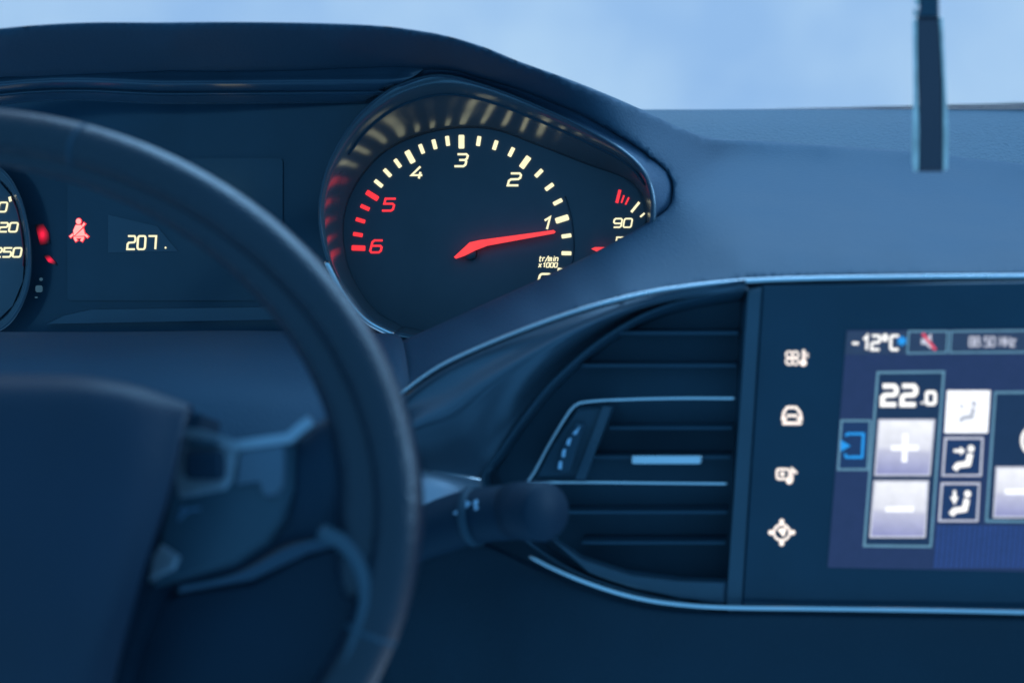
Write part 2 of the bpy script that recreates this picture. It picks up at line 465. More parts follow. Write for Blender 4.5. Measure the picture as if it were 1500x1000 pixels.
# bright trim strips
up_strip = [(575, 590, .965), (590, 575, .962), (640, 539, .956), (700, 510, .947), (780, 478, .935), (860, 451, .924), (940, 431, .914), (1010, 420, .907), (1090, 412, .901), (1200, 408, .893), (1340, 406, .884), (1500, 405, .873), (2050, 402, .831)]
lo_strip = [(775, 814, .935), (810, 832, .931), (860, 853, .926), (920, 872, .921), (980, 883, .917), (1060, 889, .911), (1200, 891, .902), (1350, 893, .891), (1500, 896, .880), (2050, 908, .836)]
for pts in (up_strip, lo_strip):
    c = resample([P(*q) for q in pts], 90)
    tube('trim_strip', c, .0016, M_CHROME, dash, 12)

# fascia between the column and the vent
fa_t = [(560, 616, .975), (592, 580, .967), (640, 546, .961), (700, 516, .952), (780, 484, .941), (860, 457, .930), (960, 432, .918), (1092, 414, .905)]
fa_b = [(600, 705, .955), (640, 700, .95), (708, 697, .945), (738, 650, .945), (790, 580, .943), (860, 512, .937), (960, 452, .923), (1094, 419, .9055)]
loft('fascia', [fa_t, [(x, y, d - .006) for x, y, d in mixrow(fa_t, fa_b, .16, .16)], [(x, y, d - .015) for x, y, d in mixrow(fa_t, fa_b, .34, .34)], [(x, y, d - .012) for x, y, d in mixrow(fa_t, fa_b, .5, .5)], [(x, y, d - .003) for x, y, d in mixrow(fa_t, fa_b, .8, .8)], fa_b], mat('satin_grey_fascia', (.085, .115, .145), .3, metal=.35, spec=.5), dash, 70, 30)
# silver ledge below it
loft('silver_ledge', [[(590, 682, .955), (640, 688, .952), (706, 698, .948)], [(590, 694, .935), (640, 699, .93), (706, 708, .928)], [(590, 742, .91), (640, 744, .908), (706, 722, .905)]], M_SILVER, dash, 16, 12)
tube('ledge_edge', [P(585, 688, .945), P(640, 694, .943), P(704, 703, .94)], .0018, M_CHROME, dash, 10)
# column cover in front of the cluster
loft('column_cover', [
    [(-520, 484, 1.10), (100, 486, 1.10), (350, 484, 1.10), (580, 488, 1.08)],
    [(-520, 492, 1.06), (100, 494, 1.06), (350, 494, 1.06), (590, 500, 1.05)],
    [(-520, 530, .98), (100, 530, .98), (350, 532, .98), (600, 560, .98)],
    [(-520, 600, .93), (100, 600, .93), (350, 600, .93), (605, 640, .95)],
    [(-520, 760, .92), (100, 760, .92), (350, 760, .92), (575, 760, .93)],
    [(-520, 1080, .98), (100, 1080, .98), (350, 1080, .98), (540, 1080, .98)]], M_PAD, dash, 40, 50)
# lower dash
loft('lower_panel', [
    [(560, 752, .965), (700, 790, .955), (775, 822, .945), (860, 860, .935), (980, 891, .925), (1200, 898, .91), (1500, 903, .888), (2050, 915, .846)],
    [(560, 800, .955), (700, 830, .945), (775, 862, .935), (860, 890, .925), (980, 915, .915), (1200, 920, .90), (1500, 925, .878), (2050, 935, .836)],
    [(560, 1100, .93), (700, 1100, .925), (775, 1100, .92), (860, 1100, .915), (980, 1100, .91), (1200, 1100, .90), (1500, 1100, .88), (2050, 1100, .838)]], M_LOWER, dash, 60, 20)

# ================================================================ instrument cluster
NC = facing(12)
PL_F = Plane(P(675, 370, 1.19), NC)              # dial floor
PL_B = Plane(P(675, 370, 1.19) + NC * .075, NC)  # front edge of the housing
clu = thing('instrument_cluster', P(400, 490, 1.15), 'lit instrument cluster with tachometer and warning lights under the visor', 'instrument cluster')
bez = [(580, 488), (540, 466), (507, 428), (481, 380), (469, 320), (475, 262), (496, 212), (530, 165), (578, 128), (640, 110), (700, 122), (775, 150), (860, 190), (918, 226), (948, 262), (957, 310), (945, 370), (880, 430), (760, 485), (660, 500)]
flo = [(590, 478), (553, 456), (526, 422), (508, 380), (504, 330), (513, 290), (536, 252), (567, 222), (608, 202), (660, 190), (722, 191), (785, 213), (855, 240), (915, 262), (941, 288), (947, 322), (935, 370), (870, 425), (755, 475), (665, 488)]
bz = resample([PL_B.at(*q) for q in bez + bez[:1]], 120)
wall_rows = []
for u, h in ((0, 1), (.10, .965), (.2, .90), (.36, .72), (.62, .40), (1, 0)):
    pl = Plane(PL_F.p + NC * (.075 * h), NC)
    wall_rows.append([pl.at(a[0] + (b[0] - a[0]) * u, a[1] + (b[1] - a[1]) * u) for a, b in zip(bez + bez[:1], flo + flo[:1])])
loft('dial_wall', wall_rows, M_WALL, clu, 160, 26, .002)
sur_o = [Vector(P(x, y, d + .008)) for x, y, d in inner[4:]] + [P(978, 306, 1.103), P(955, 322, 1.10)]
sur_i = [PL_B.at(*q) for q in ((578, 128), (640, 110), (720, 129), (790, 157), (860, 190), (918, 226), (944, 256), (953, 280), (956, 305), (953, 340))]
loft('surround', [sur_o, [a.lerp(b, .5) - NC * .003 for a, b in zip(sur_o, sur_i)], sur_i], M_VISOR, clu, 90, 8, .0015)
prism('housing_back', [[(-480, 175), (-160, 105), (0, 85), (640, 60), (1000, 230), (1000, 420), (700, 520), (-480, 520)]], PL_F, M_DEEP, clu, -.03, .02)
tube('bezel', bz, .0011, M_FASCIA, clu, 10)
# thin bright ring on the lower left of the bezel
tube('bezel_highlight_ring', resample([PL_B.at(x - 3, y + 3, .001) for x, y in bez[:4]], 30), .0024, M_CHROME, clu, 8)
# step seam inside the upper wall
pls = Plane(PL_F.p + NC * (.075 * .72 + .001), NC)
seam = [pls.at(a[0] + (b[0] - a[0]) * .36, a[1] + (b[1] - a[1]) * .36) for a, b in zip(bez[6:15], flo[6:15])]
tube('wall_seam', resample(seam, 60), .0011, M_DEEP, clu, 8)

tach = prism('tachometer', [[(705 + (x - 705) * 1.02, 335 + (y - 335) * 1.02) for x, y in flo]], PL_F, M_DIAL, clu, -.004, .0045)
tag(tach, 'dark tachometer face with cream and red markings')
TC = (676, 368)
ticks = [(525.6, 363.4, 1, 1), (524.7, 343.7, 0, 1), (528.5, 323, 0, 1), (535.2, 304.2, 0, 1), (545.7, 286.6, 1, 1), (555, 269, 0, 0), (568, 253.4, 0, 0), (583, 239.5, 0, 0),
         (601, 230, 1, 0), (618, 218.5, 0, 0), (636.8, 211.8, 0, 0), (656, 206.8, 0, 0), (676.3, 208, 1, 0), (701.5, 207, 0, 0), (725.8, 213, 0, 0), (749.3, 223, 0, 0),
         (769.5, 238, 1, 0), (789.6, 254, 0, 0), (805, 274, 0, 0), (817.3, 296, 0, 0), (823.6, 321, 1, 0), (830, 345.7, 0, 0), (830, 371, 0, 0), (824, 396, 0, 0)]
for x, y, major, red in ticks:
    a = math.atan2(y - TC[1], x - TC[0]); L, W = (10, 4.2) if major else (7.2, 2.9)
    if red: L, W = (10, 3.9) if major else (7, 2.9)
    u = (math.cos(a), math.sin(a)); v = (-u[1], u[0])
    poly = [(x + u[0] * L * s + v[0] * W * t, y + u[1] * L * s + v[1] * W * t) for s, t in ((-1, -.8), (-.85, -1), (.85, -1), (1, -.8), (1, .8), (.85, 1), (-.85, 1), (-1, .8))]
    prism('tick', [poly], PL_F, M_RED if red else M_CREAM, tach, .0007, .0006)
for ch, x, y, red in (('6', 552, 361, 1), ('5', 570, 300, 1), ('4', 612, 253, 0), ('3', 676, 235, 0), ('2', 754, 263, 0), ('1', 801, 327, 0), ('0', 797, 410, 0)):
    text('numeral', ch, x, y, 15.5, 17.5, 3.1, PL_F, M_RED if red else M_CREAM, tach, shear=.26)
text('unit_text', 'tr/min', 804, 379, 4.1, 7.6, 1.5, PL_F, M_CREAM, tach, .3, .22)
text('unit_text', 'X1000', 803, 388.2, 4.1, 6.4, 1.5, PL_F, M_CREAM, tach, .42, .18)
# thin rim of the scale on the right
arc = [PL_F.at(838 + 0 * i, 300) for i in range(1)]
arc = [PL_F.at(*q) + NC * .001 for q in ((828, 288), (836, 315), (840, 345), (840, 375), (834, 405))]
tube('scale_rim', resample(arc, 30), .0006, M_BLACK, tach, 6)
PL_N = Plane(PL_F.p + NC * .008, NC)
prism('needle', [[(665, 376.5), (688, 355), (704, 351.5), (811, 337), (814, 339.5), (812, 342), (714, 360), (696, 367), (680, 375), (668, 379)]], PL_N, M_NEEDLE, tach, 0, .0012, .0005)
tube('needle_hub', [PL_F.at(690, 372), PL_F.at(690, 372) + NC * .0075], [.0055, .005], M_DIAL, tach, 20)

# temperature gauge at the right of the dial
tg = prism('temperature_gauge', [[(876, 300), (890, 272), (915, 264), (934, 278), (943, 300), (946, 322), (938, 352), (900, 392), (872, 398), (862, 350)]], PL_F, M_DIAL, clu, .0006, .0008)
def bar(x0, y0, x1, y1, wd, m, parent, name='tick', pl=PL_F, lift=.0016):
    return prism(name, [q for q in ribbon([(x0, y0), (x1, y1)], wd)], pl, m, parent, lift, .0005)
bar(908.5, 278.5, 903.8, 297.5, 4.4, M_RED, tg)
bar(914.5, 286.5, 910.5, 297.5, 2.4, M_RED, tg); bar(921.5, 289.5, 916.5, 300, 2.4, M_RED, tg)
bar(936.8, 296.5, 925, 311, 3.6, M_CREAM, tg); bar(944.5, 312.5, 938, 318, 2.6, M_CREAM, tg)
text('numeral', '90', 912.5, 326.8, 11.5, 12.5, 2.3, PL_F, M_CREAM, tg, .28, .18, .0016)
text('numeral', '50', 915, 354, 11, 12.5, 2.3, PL_F, M_CREAM, tg, .28, .18, .0016)
prism('needle', [[(866, 364.5), (872, 362), (890, 362), (896, 365), (889, 369), (876, 369.5)]], PL_N, M_NEEDLE, tg, 0, .001)
tube('needle_hub', [PL_F.at(878, 378), PL_F.at(878, 378) + NC * .0072], [.006, .005], M_DIAL, tg, 20)

# the flat panel with the display, left of the tachometer
PL_C = Plane(PL_F.p + NC * .052, NC)
panel_edge = [(-480, 175), (-160, 105), (0, 85), (560, 60), (640, 100)] + list(reversed(bez[1:10])) + [(575, 492), (-480, 492)]
bp_ = prism('back_panel', [panel_edge], PL_C, M_GLOSS, clu, -.004, .004)
M_LCD = mat('display_glass', (.021, .049, .072), .18, spec=.4, rvar=.03)
dsp = prism('trip_display', [rr(100, 232, 415, 440, 6)], PL_C, M_LCD, clu, .0004, .0012)
M_LCD2 = mat('display_window', (.055, .085, .11), .3, spec=.4)
prism('display_window', [[(160, 315), (232, 332), (262, 368), (160, 370)]], PL_C, M_LCD2, dsp, .0018, .0005)
for ch, x in (('2', 193.5), ('0', 208.2), ('7', 223.5)):
    Q = glyph_quads(ch if ch != '2' else '2', x - 5, 365.2, 11, 19.2, 2.7, .07)
    prism('digit', Q, PL_C, M_CREAM, dsp, .0026, .0005)
prism('decimal_point', [ell(244.5, 363, 1.2, 1.6, 8)], PL_C, M_CREAM, dsp, .0026, .0005)
prism('ledge', [[(75, 474), (100, 462), (140, 453), (520, 448), (520, 466), (300, 470)]], PL_C, M_FASCIA, clu, .001, .010, .002)
M_STEP = mat('gloss_visor_step', (.05, .085, .12), .2, spec=.6, rvar=.03)
def crow(y, d, xr): return [(-480, y + 80, d), (0, y + 1, d), (250, y, d), (420, y - 1, d), (xr, y - 2, d)]
loft('visor_ceiling', [crow(97, 1.119, 625), crow(110, 1.1165, 612), crow(122, 1.115, 590), crow(136, 1.127, 566), crow(138, 1.1245, 563), crow(150, 1.1375, 547), crow(153, 1.146, 543)], M_STEP, clu, 30, 60, .002)
prism('glint_bar', [rr(306, 300, 348, 307, 2)], PL_C, glow('glint_bar_glow', (.96, .86, .5), 1.3), dsp, .0015, .030)  # glowing bar added unseen behind the rim, to put a glint on the ceiling
# seat belt warning light
blt = [ell(117, 324.5, 3.6, 4.2, 12),
       [(113, 330), (120.5, 330), (123, 333), (110.5, 345.5), (109.5, 338)],
       [(124, 335), (126.5, 345.5), (112, 346)],
       [(124.6, 326.5), (126.8, 328.2), (123.6, 332.2), (122, 330.8)]]
blt += ribbon([(104.5, 347.2), (109, 343.5)], 2.6) + ribbon([(130.5, 347.5), (126.8, 344)], 2.6)
blt += ribbon([(110, 348), (125, 348)], 2.0) + ribbon([(111.5, 349), (114, 353.2)], 3.2) + ribbon([(123.5, 349), (121, 353.2)], 3.2)
halo = []
for q in blt: halo += ribbon(q, 2.4, True)
prism('warning_light_halo', halo, PL_C, M_RED, clu, .0016, .0004)  # red glow round the lit symbol, built as an emissive outline
prism('seat_belt_warning_light', blt, PL_C, M_PINK, clu, .0022, .0005)
tag(clu.children[-1], 'red seated figure with belt symbol')

# speedometer at the far left
PL_S2 = Plane(PL_F.p + NC * .070, NC)
sbez = [(-60, 215), (0, 248), (25, 282), (38, 325), (43, 370), (41, 415), (26, 455), (0, 482), (-60, 505)]
sflo = [(-60, 232), (-4, 262), (20, 290), (32, 330), (37, 370), (34, 412), (19, 448), (-6, 472), (-60, 490)]
sp = prism('speedometer', [[(x, y) for x, y in sflo] + [(-260, 470), (-300, 360), (-260, 250)]], Plane(PL_F.p + NC * .0565, NC), M_DIAL, clu, 0, .001)
tag(sp, 'right edge of the speedometer with cream figures')
PS = Plane(PL_F.p + NC * .0575, NC)
loft('speedometer_wall', [[PL_S2.at(*q) for q in sbez], [PL_S2.at(*a).lerp(PS.at(*b), .5) for a, b in zip(sbez, sflo)], [PS.at(*q) for q in sflo]], M_WALL, clu, 50, 8, .0015)
tube('speedometer_bezel', resample([PL_S2.at(*q) for q in sbez], 60), .0014, M_FASCIA, clu, 8)
tube('speedometer_red_ring', resample([PS.at(*q) + NC * .003 for q in ((20, 290), (28, 310), (33, 335), (37, 370), (36.5, 390))], 30), .0007, mat('dark_red_ring', (.35, .03, .05), .4), clu, 6)
text('numeral', '190', -9, 303.5, 11.5, 13.5, 2.5, PS, M_CREAM, sp, .25, .2)
text('numeral', '220', 6, 333, 11.5, 13, 2.5, PS, M_CREAM, sp, .25, .2)
text('numeral', '250', 11.5, 369.8, 11.5, 13, 2.5, PS, M_CREAM, sp, .25, .2)
prism('tick', [[(13, 289), (16.5, 288), (18, 294.5), (14.5, 296)]], PS, M_CREAM, sp, .0006, .0005)
M_REDL = glow('red_reflection_glow', (.9, .012, .05), .75)  # red reflection in the cluster, imitated by emissive patches with faded edges
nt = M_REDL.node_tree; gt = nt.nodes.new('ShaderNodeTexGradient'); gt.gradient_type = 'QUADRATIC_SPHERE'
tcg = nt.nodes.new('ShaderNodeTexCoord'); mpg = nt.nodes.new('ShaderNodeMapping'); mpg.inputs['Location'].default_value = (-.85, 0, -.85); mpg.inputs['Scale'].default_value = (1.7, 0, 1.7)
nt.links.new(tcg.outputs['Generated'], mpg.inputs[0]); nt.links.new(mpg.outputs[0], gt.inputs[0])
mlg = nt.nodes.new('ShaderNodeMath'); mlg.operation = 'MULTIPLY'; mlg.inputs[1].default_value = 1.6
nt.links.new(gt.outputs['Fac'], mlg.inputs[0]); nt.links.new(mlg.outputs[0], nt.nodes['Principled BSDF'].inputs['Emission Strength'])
prism('red_reflection', [[(52.5, 329), (64, 328), (72, 341), (74, 357), (60, 359)]], PL_C, M_REDL, clu, .0008, .0006)
prism('red_reflection', [[(64, 373), (73, 374), (82, 384), (84, 389), (72, 384)]], PL_C, M_REDL, clu, .0008, .0006)
M_FAINT = glow('faint_symbol', (.10, .25, .38), .35)
prism('faint_glow_symbol', [ell(61, 409, 2.5, 2.5, 8), rr(53, 418, 63, 428, 3), ell(54, 435.5, 2.2, 1.2, 8)], PL_C, M_FAINT, clu, .0008, .0005)  # symbols that are off, given a faint emission of their own

# ================================================================ centre panel: vent and touch screen
NS = facing(8)
PL_S = Plane(P(1250, 650, .90), NS)
vent = thing('air_vent', PL_S.at(900, 880), 'black dashboard air vent with horizontal slats and chrome surround', 'air vent')
vo = [(1096, 424), (1040, 432), (985, 445), (930, 468), (868, 508), (810, 560), (765, 615), (730, 665), (706, 705), (740, 762), (790, 806), (850, 840), (930, 867), (1000, 880), (1074, 886), (1085, 650)]
vc = Vector((930, 680))
def shrink(pts, sx, sy=None): return [(vc.x + (x - vc.x) * sx, vc.y + (y - vc.y) * (sy or sx)) for x, y in pts]
vi = shrink(vo, .95)
vrows = []
for t, L, s in ((0, .003, 1.0), (.15, .001, .985), (.5, -.012, .95), (1, -.028, .93)):
    q = shrink(vo, s); vrows.append([PL_S.at(x, y, L) for x, y in q + q[:1]])
loft('housing', vrows, M_BLACK, vent, 160, 14, .002)
prism('duct_floor', [shrink(vo, .95)], PL_S, M_DEEP, vent, -.030, .004)
def slat(x0, x1, y, slope=0.0):
    s = prism('slat', [[(x0, y - 2.2 - slope), (x1, y - 2.2), (x1, y + 2.2), (x0, y + 2.2 - slope)]], PL_S, M_DEEP, vent, -.026, .020, .0006)
for x0, y in ((905, 489), (850, 537), (890, 629), (866, 672), (792, 753), (850, 798)): slat(x0, 1085 - (y - 430) * .06, y)
prism('lower_lip', [[(803, 783), (850, 815), (920, 838), (1000, 848), (1066, 850), (1064, 880), (1000, 874), (930, 860), (860, 835)]], PL_S, M_FASCIA, vent, -.006, .012, .003)
ch1 = resample([PL_S.at(x, y, .0015) for x, y in ((1077, 583), (990, 583), (912, 585), (862, 588), (842, 594), (826, 615), (802, 655), (783, 690), (772, 706))], 70)
tube('chrome_surround', ch1, .0010, M_CHROME, vent, 10)
tube('chrome_surround', resample([PL_S.at(x, y, .0015) for x, y in ((770, 706), (860, 706), (960, 707), (1066, 708))], 40), .0010, M_CHROME, vent, 10)
prism('side_cheek', [[(846, 598), (900, 594), (856, 700), (785, 700), (806, 655)]], PL_S, M_BLACK, vent, -.02, .020, .002)
prism('strut', [[(884, 594), (897, 594), (858, 701), (843, 701)]], PL_S, M_FASCIA, vent, .0005, .004, .001)
whl = prism('thumbwheel', [[(845, 618), (858, 620), (848, 650), (836, 690), (818, 692), (822, 660)]], PL_S, M_DEEP, vent, .0005, .005, .0015)
M_MARK = mat('pale_print', (.55, .68, .82), .5)
for poly in ([(852, 621), (846, 634), (840, 633)], [(839, 639), (836, 650), (831, 648), (834, 640)], [(831, 655), (829, 667), (824.5, 666), (826, 656)], [(825, 672), (825, 684), (819, 684), (821, 673)]):
    prism('airflow_mark', [poly], PL_S, M_MARK, whl, .0058, .0004)
prism('slider_tab', [rr(925, 665, 1028, 677, 2)], PL_S, M_CHROME, vent, -.002, .007, .001)
prism('divider', [[(1096, 424), (1116, 420), (1086, 886), (1064, 886)]], PL_S, M_FASCIA, vent, -.004, .009, .002)

scr = thing('touch_screen_unit', PL_S.at(1400, 890), 'glossy black touch screen panel showing climate controls in dark blue', 'touch screen')
prism('panel', [[(1117, 418), (2050, 403), (2050, 911), (1087, 887)]], PL_S, M_GLOSS, scr, -.004, .008, .001)
ZL = .0043
def ui(name, polys, m, parent, k=1, th=.0002): return prism(name, polys, PL_S, m, parent, ZL + .0003 * k, th)
U_BG = glow('screen_navy', (.020, .030, .115), .75); U_BAR = glow('screen_bar', (.03, .05, .12), .7)
U_WHITE = glow('screen_white', (.93, .95, 1.0), 1.25); U_LINE = glow('screen_line_blue', (.13, .29, .42), .9)
U_LAV = glow('screen_lavender', (.30, .31, .58), 1.0); U_GREY = glow('screen_pale_grey', (.60, .62, .74), 1.0)
U_DARK = glow('screen_dark', (.010, .022, .075), .8); U_CYAN = glow('screen_cyan', (.02, .33, .90), 1.0)
U_RED = glow('screen_red', (.75, .07, .12), 1.0); U_WARM = glow('lit_key_white', (1.0, .88, .80), 1.4); U_TXT = glow('screen_text', (.97, .95, .92), 1.25)
U_GLOWB = glow('screen_blue_light', (.012, .03, .12), .8)
dp = ui('display', [[(1240, 483), (1700, 479), (1700, 838), (1212, 828)]], U_BG, scr, 0)
ui('status_bar', [[(1240, 484), (1700, 480), (1700, 516), (1237, 518)]], U_BAR, dp, 1)
text('temperature_text', '-12°C', 1281, 500.5, 11.5, 20, 3.9, PL_S, U_TXT, dp, .33, .04, ZL + .0006, .0002)
fl = []
for k in range(3):
    a = R(60 * k + 90); fl += ribbon([(1320 - 7 * math.cos(a), 498 - 7 * math.sin(a)), (1320 + 7 * math.cos(a), 498 + 7 * math.sin(a))], 3.4)
ui('snowflake_symbol', fl, U_CYAN, dp, 2)
ui('mute_key', ribbon([(1330, 484), (1387, 484), (1385, 515), (1328, 516)], 2.6, True), U_LINE, dp, 2)
ui('loudspeaker_symbol', [[(1348, 495), (1354, 495), (1363, 487), (1363, 510), (1354, 503), (1348, 503)]], U_GREY, dp, 2)
ui('mute_slash', ribbon([(1350, 487), (1369, 511)], 4.5), U_RED, dp, 3)
ui('radio_key', ribbon([(1392, 484), (1690, 481), (1690, 513), (1390, 515)], 2.6, True), U_LINE, dp, 2)
text('radio_text', '88.50 MHz', 1452, 499, 6.4, 13.5, 2.1, PL_S, U_GREY, dp, .32, .03, ZL + .0008, .0002)
ui('exit_key', ribbon([(1232, 614), (1274, 614), (1270, 685), (1227, 685)], 3.2, True), U_LINE, dp, 2)
ui('exit_key_face', [[(1233, 616), (1272, 616), (1268, 683), (1228, 683)]], U_GLOWB, dp, 1)
ui('exit_symbol', ribbon([(1238, 636), (1241, 633), (1264, 633), (1262, 667), (1239, 667), (1237, 662)], 3.6) + [[(1231, 642), (1245, 650.5), (1231, 659)]], U_CYAN, dp, 3)
ui('temperature_column', ribbon([(1285, 544), (1381, 543), (1362, 797), (1265, 796)], 3.6, True), U_LINE, dp, 2)
ui('temperature_column_face', [[(1287, 546), (1379, 545), (1360, 795), (1267, 794)]], U_DARK, dp, 1)
text('set_temperature', '22', 1316, 577, 20, 27, 7.0, PL_S, U_TXT, dp, .42, .02, ZL + .0009, .0002)
text('set_temperature', '.0', 1357, 581, 12.5, 17, 5, PL_S, U_TXT, dp, .30, .02, ZL + .0009, .0002)
def gradient(name, lo, hi):
    m = glow(name, hi, 1.0); nt = m.node_tree; b = nt.nodes['Principled BSDF']
    tc = nt.nodes.new('ShaderNodeTexCoord'); sp_ = nt.nodes.new('ShaderNodeSeparateXYZ'); rp = nt.nodes.new('ShaderNodeValToRGB')
    rp.color_ramp.elements[0].position = .05; rp.color_ramp.elements[0].color = lo + (1,)
    e = rp.color_ramp.elements.new(.42); e.color = tuple(.6 * p + .4 * q for p, q in zip(lo, hi)) + (1,)
    e = rp.color_ramp.elements.new(.50); e.color = tuple(.25 * p + .75 * q for p, q in zip(lo, hi)) + (1,)
    rp.color_ramp.elements[-1].position = .95; rp.color_ramp.elements[-1].color = hi + (1,)
    nt.links.new(tc.outputs['Generated'], sp_.inputs[0]); nt.links.new(sp_.outputs['Z'], rp.inputs[0]); nt.links.new(rp.outputs[0], b.inputs['Emission Color'])
    return m
U_BTN = gradient('screen_button_face', (.30, .31, .56), (.95, .96, 1.0))
def button(name, x0t, x1t, x0b, x1b, yt, yb, sym, k=2):
    ym = yt + (yb - yt) * .55; xm0 = x0t + (x0b - x0t) * .55; xm1 = x1t + (x1b - x1t) * .55
    ui(name, [[(x0t, yt), (x1t, yt), (x1b, yb), (x0b, yb)]], U_BTN, dp, k)
    ui('button_edge', ribbon([(x0t, yt), (x1t, yt), (x1b, yb), (x0b, yb)], 2.6, True), U_GREY, dp, k + 1)
    ui('button_symbol', sym, U_WHITE, dp, k + 2)
button('plus_button', 1287, 1367, 1281, 1360, 613, 693, ribbon([(1304, 653.5), (1344, 653.5)], 8) + ribbon([(1325, 633), (1323.5, 674)], 8))
button('minus_button', 1280, 1358, 1274, 1353, 702, 783, ribbon([(1296, 742.5), (1337, 742.5)], 8))
ui('windscreen_airflow_key', [[(1386, 570), (1449, 570), (1445, 632), (1382, 632)]], U_WHITE, dp, 2)
def seat_fig(x, y, s, m, k, arrow):
    q = [ell(x + 10 * s, y - 12 * s, 4.6 * s, 5 * s, 12)] + ribbon([(x + 9 * s, y - 5 * s), (x + 6 * s, y + 9 * s), (x - 8 * s, y + 11 * s), (x - 13 * s, y + 17 * s)], 8 * s)
    if arrow == 0: q += ribbon([(x - 14 * s, y - 9 * s), (x - 3 * s, y - 9 * s)], 4 * s) + [[(x - 5 * s, y - 15 * s), (x + 2 * s, y - 9 * s), (x - 5 * s, y - 3 * s)]]
    if arrow == 1: q += [[(x - 14 * s, y - 8 * s), (x - 3 * s, y - 8 * s), (x - 8 * s, y + 3 * s)]] + ribbon([(x - 8 * s, y - 17 * s), (x - 8 * s, y - 8 * s)], 4 * s)
    if arrow == 2: q += [ell(x - 10 * s, y - 8 * s, 3 * s, 4 * s, 8)]
    ui('airflow_symbol', q, m, dp, k)
seat_fig(1416, 600, .9, glow('screen_pale_symbol', (.55, .58, .66), 1.0), 3, 2)
for y, a, x in ((667, 0, 1409), (733, 1, 1404)):
    ui('airflow_key', [[(x - 27, y - 29), (x + 30, y - 29), (x + 27, y + 28), (x - 31, y + 28)]], U_GREY, dp, 2)
    ui('airflow_key_face', [[(x - 24, y - 26), (x + 27, y - 26), (x + 24, y + 25), (x - 28, y + 25)]], U_GLOWB, dp, 3)
    seat_fig(x + 1, y, 1.05, U_TXT, 4, a)
ui('fan_column', ribbon([(1456, 573), (1600, 572), (1596, 762), (1443, 760)], 3.6, True), U_LINE, dp, 2)
ui('fan_column_face', [[(1458, 575), (1598, 574), (1594, 760), (1445, 758)]], U_DARK, dp, 1)
ui('fan_symbol', ribbon(ell(1512, 643, 17, 20, 24), 5, True), U_TXT, dp, 3)
button('fan_minus_button', 1458, 1540, 1454, 1536, 682, 754, ribbon([(1470, 717), (1512, 717)], 8))
cells = []
for r in range(11):
    for c in range(34):
        x = 1372 + c * 7.5 - r * .5; y = 768 + r * 5.6
        if x + 5 < 1640: cells.append([(x, y), (x + 5, y), (x + 4.8, y + 3.4), (x - .2, y + 3.4)])
tag(ui('screen_texture', cells, glow('screen_weave', (.028, .075, .33), .85), dp, 1), kind='stuff')
# touch keys at the left of the display
k1 = [ell(1156, 518, 5, 4.5, 10), ell(1165, 518, 4.5, 4.5, 10), ell(1156, 528, 5, 4.5, 10), ell(1165, 528, 4.5, 4.5, 10)]
Q = []
for e in k1: Q += ribbon(e, 2.3, True)
Q += ribbon([(1177, 511), (1177, 526)], 4) + [ell(1176.5, 530, 5, 5, 10)] + ribbon([(1180, 517), (1184, 517)], 2) + ribbon([(1180, 521), (1184, 521)], 2)
kl = .0001
def key(name, Q, lab): tag(prism(name, Q, PL_S, U_WARM, scr, .0043, .0003), lab)
key('climate_key', Q, 'lit fan and thermometer symbol')
key('car_key', ribbon([(1146, 614), (1148, 602), (1153, 595), (1166, 595), (1172, 603), (1174, 614)], 3.6) + ribbon([(1146, 618), (1174, 618)], 4.2) + ribbon([(1152, 607), (1168, 607)], 3.6) + [ell(1149, 612, 3.5, 3, 8), ell(1170.5, 612, 3.5, 3, 8)], 'lit car front symbol')
key('media_key', ribbon(rr(1138, 685, 1156, 699, 3), 3, True) + ribbon([(1160, 702), (1160, 684), (1167, 691)], 3.2) + [ell(1156, 703, 4.5, 3.5, 8), ell(1146, 692, 3.5, 3.5, 8)], 'lit music symbol')
key('navigation_key', ribbon(ell(1145, 777, 11.5, 11.5, 20), 3, True) + [[(1138, 772), (1152, 770), (1148, 784)]] + [ell(1145 + 16 * math.cos(R(90 * i)), 777 + 16 * math.sin(R(90 * i)), 3.6, 3.6, 8) for i in range(4)], 'lit compass symbol')

# ================================================================ control stalk
stk = thing('control_stalk', P(600, 830, .88), 'short black control stalk with round end right of the steering wheel', 'control stalk')
ax = resample([P(540, 822, .90), P(620, 782, .89), P(690, 757, .88), P(768, 748, .865)], 30)
tube('arm', ax, [.0125 + .0045 * min(1, i / 14) for i in range(30)], M_WDEEP, stk, 28)
kp = [P(752, 748, .868), P(775, 748, .857), P(797, 749, .846), P(803, 749.5, .843)]
tube('end_knob', kp, [.0172, .0180, .0178, .0160], M_WDEEP, stk, 32)
tube('collar', [P(690, 756, .8795), P(700, 755, .8775)], .0186, M_DEEP, stk, 28)
prism('white_mark', [[(664, 752), (684, 733), (690, 737), (672, 754)], [(694, 734), (700, 731), (701, 745), (696, 747)], [(738, 722), (757, 718), (757, 724), (739, 729)]], Plane(P(700, 738, .862), facing(35, 20)), M_MARK, stk, 0, .0004)

